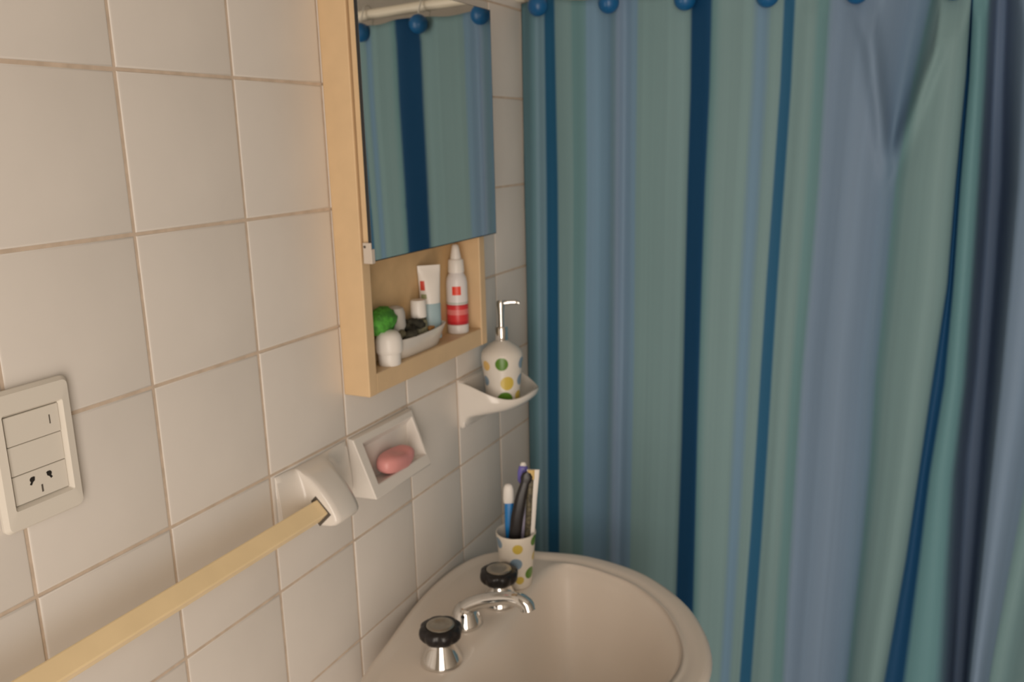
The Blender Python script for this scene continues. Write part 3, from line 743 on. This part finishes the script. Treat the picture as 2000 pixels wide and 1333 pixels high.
# ------------------------------------------------------------------ tumbler and what stands in it
cup_loc = (0.1265, 0.2450, ZD+0.0008)
t = thing('tumbler', 'white ceramic tumbler with coloured spots standing on the basin rim', 'cup', cup_loc)
zc = lambda z: z-cup_loc[2]
def rc(z): return 0.0238+(0.0312-0.0238)*min(1, z/0.0885)
cd = [(0.002, 0.0715, 0.0082, YEL), (-0.001, 0.0455, 0.0098, BLU), (0.0275, 0.0795, 0.0090, GRN), (0.0270, 0.0515, 0.0075, YEL), (0.0205, 0.0255, 0.0098, GRN), (0.0045, 0.0165, 0.0068, YEL), (-0.0270, 0.0765, 0.0090, BLU), (-0.022, 0.0325, 0.009, YEL)]
dots = [(on_body(cup_loc, u, z, rc(z)), r, c) for u, z, r, c in cd]
for a, z, r, c in ((2.2, 0.03, 0.009, GRN), (2.9, 0.06, 0.009, YEL), (3.6, 0.03, 0.009, BLU), (1.9, 0.07, 0.008, BLU), (4.0, 0.06, 0.009, GRN)):
    p = Matrix.Rotation(a, 3, 'Z') @ Vector(on_body(cup_loc, 0, z, rc(z))); dots.append((tuple(p), r, c))
mcup = dotted('spotted_tumbler_glaze', (0.76, 0.70, 0.61), dots, 0.28)
obj('cup', lathe([(0.0001, 0), (0.0225, 0), (0.0238, 0.0012), (0.0254, 0.02), (0.0280, 0.05), (0.0305, 0.078), (0.0318, 0.0875), (0.0314, 0.0895), (0.0300, 0.0895), (0.0290, 0.087), (0.0272, 0.068), (0.0235, 0.026), (0.0212, 0.006), (0.0001, 0.005)], 48), mcup, t, angle=60)

def flat_stick(bm, path, wid, thk, side):
    """rounded flat bar along path, wide along 'side'"""
    P = [Vector(p) for p in path]; sd_ = Vector(side).normalized(); rs = []
    for i, p in enumerate(P):
        tng = (P[min(i+1, len(P)-1)]-P[max(i-1, 0)]).normalized()
        s1 = (sd_-tng*sd_.dot(tng)).normalized(); s2 = tng.cross(s1)
        rs.append([p+s1*(u*wid[i])+s2*(v*thk[i]) for u, v in rrect(1, 1, 0.32, 3)])
    rings(bm, rs)
camright = (0.898, 0.44, 0)
BZ0 = cup_loc[2]+0.0062
# blue brush with white head cover
t = thing('toothbrush', 'bright blue toothbrush with a white head cover, leftmost in the spotted tumbler', 'toothbrush', (0.1195, 0.2400, BZ0), 'toothbrushes in the tumbler')
L = lambda P: [(p[0]-0.1195+0.0035*min(1, max(0, (p[2]-BZ0)/0.1)), p[1]-0.2400+0.0017, p[2]-BZ0+0.003*(p[2] > -0.29)) for p in P]
bmm = bmesh.new()
flat_stick(bmm, L([(0.1195, 0.2400, BZ0), (0.1160, 0.2420, -0.260), (0.1130, 0.2440, -0.215), (0.1115, 0.2455, -0.185), (0.1108, 0.2460, -0.176)]), [0.009, 0.013, 0.0155, 0.0145, 0.0135], [0.006, 0.008, 0.0085, 0.0085, 0.008], camright)
obj('handle', bmm, M['brushblue'], t, angle=60)
bmm = bmesh.new()
flat_stick(bmm, L([(0.1108, 0.2460, -0.177), (0.1105, 0.2462, -0.170), (0.1103, 0.2465, -0.155), (0.1102, 0.2466, -0.149), (0.1102, 0.2466, -0.1465)]), [0.0165, 0.0175, 0.0160, 0.0125, 0.006], [0.011, 0.012, 0.011, 0.009, 0.004], camright)
obj('head_cover', bmm, M['whiteplastic'], t, angle=60)
# black brush
t = thing('toothbrush', 'black curved toothbrush leaning right in the middle of the spotted tumbler', 'toothbrush', (0.1275, 0.2330, BZ0), 'toothbrushes in the tumbler')
L = lambda P: [(p[0]-0.1275+0.0040*min(1, max(0, (p[2]-BZ0)/0.1)), p[1]-0.2330+0.002, p[2]-BZ0) for p in P]
bmm = bmesh.new()
flat_stick(bmm, L([(0.1275, 0.2330, BZ0), (0.1262, 0.2320, -0.260), (0.1270, 0.2310, -0.225), (0.1305, 0.2320, -0.190), (0.1370, 0.2350, -0.155), (0.1430, 0.2380, -0.132)]), [0.010, 0.016, 0.0185, 0.0195, 0.0170, 0.0125], [0.008, 0.011, 0.012, 0.011, 0.009, 0.007], camright)
obj('handle', bmm, M['blackplastic'], t, angle=60)
bmm = bmesh.new()
flat_stick(bmm, L([(0.1425, 0.2378, -0.134), (0.1445, 0.2388, -0.127), (0.1462, 0.2396, -0.121), (0.1480, 0.2404, -0.1165)]), [0.0130, 0.0185, 0.0165, 0.007], [0.007, 0.0075, 0.0075, 0.004], camright)
obj('brush_head', bmm, M['blackplastic'], t, angle=60)
# violet brush
t = thing('toothbrush', 'violet-headed toothbrush behind the black one in the spotted tumbler', 'toothbrush', (0.1340, 0.2560, BZ0), 'toothbrushes in the tumbler')
L = lambda P: [(p[0]-0.1340, p[1]-0.2560, p[2]-BZ0) for p in P]
bmm = bmesh.new()
flat_stick(bmm, L([(0.1340, 0.2560, BZ0), (0.1335, 0.2570, -0.26), (0.1330, 0.2580, -0.20), (0.1320, 0.2590, -0.160), (0.1325, 0.2595, -0.142)]), [0.008, 0.011, 0.010, 0.007, 0.006], [0.006, 0.007, 0.007, 0.006, 0.005], camright)
obj('handle', bmm, M['paleviolet'], t, angle=60)
bmm = bmesh.new()
flat_stick(bmm, L([(0.1325, 0.2595, -0.144), (0.1330, 0.2595, -0.139), (0.1338, 0.2598, -0.127), (0.1345, 0.2600, -0.117), (0.1347, 0.2600, -0.1135)]), [0.008, 0.0150, 0.0165, 0.0140, 0.008], [0.006, 0.010, 0.011, 0.010, 0.005], camright)
hd = obj('brush_head', bmm, M['brushpurple'], t, angle=60)
bmm = bmesh.new()
flat_stick(bmm, L([(0.1347, 0.2600, -0.1145), (0.1348, 0.2600, -0.1110), (0.1349, 0.2600, -0.1090)]), [0.0100, 0.0090, 0.005], [0.006, 0.005, 0.003], camright)
obj('bristles', bmm, M['whiteplastic'], hd, angle=60)
# toothpaste tube seen nearly edge on
t = thing('toothpaste_tube', 'flattened white and dark gold tube at the right in the spotted tumbler', 'tube', (0.1395, 0.2520, BZ0))
L = lambda P: [(p[0]-0.1395+0.0035*min(1, max(0, (p[2]-BZ0)/0.1)), p[1]-0.2520+0.0017, p[2]-BZ0) for p in P]
bmm = bmesh.new()
axis = L([(0.1400, 0.2520, -0.285), (0.1430, 0.2500, -0.245), (0.1465, 0.2480, -0.200), (0.1500, 0.2465, -0.160), (0.1535, 0.2450, -0.128), (0.1545, 0.2446, -0.1125)])
flat_stick(bmm, axis, [0.013, 0.0150, 0.0155, 0.0165, 0.0180, 0.0190], [0.011, 0.010, 0.0085, 0.006, 0.0028, 0.0020], camright)
for f in bmm.faces:
    c = f.calc_center_median(); f.material_index = 0
tb = obj('tube_body', bmm, M['whiteplastic'], t, angle=60)
bmm = bmesh.new()
off = Vector((0.44, -0.898, 0))*0.0012-Vector(camright)*0.0032
pa = [Vector(p)+off for p in axis[1:5]]
flat_stick(bmm, pa, [0.0105, 0.0100, 0.0095, 0.0085], [0.0098, 0.0085, 0.006, 0.003], camright)
e = obj('printed_panel', bmm, M['tube_olive'], tb, angle=60); e['label'] = 'dark gold printed panel'
bmm = bmesh.new()
pa = [Vector(p)+off*1.0 for p in axis[4:6]]
flat_stick(bmm, pa, [0.0105, 0.0105], [0.003, 0.0024], camright)
e = obj('gold_print', bmm, M['tube_gold'], tb, angle=60); e['label'] = 'gold print below the crimp'
obj('cap', tube(L([(0.1395, 0.2520, BZ0), (0.1400, 0.2520, -0.285)]), [0.0085, 0.0095], 20), M['whiteplastic'], t)
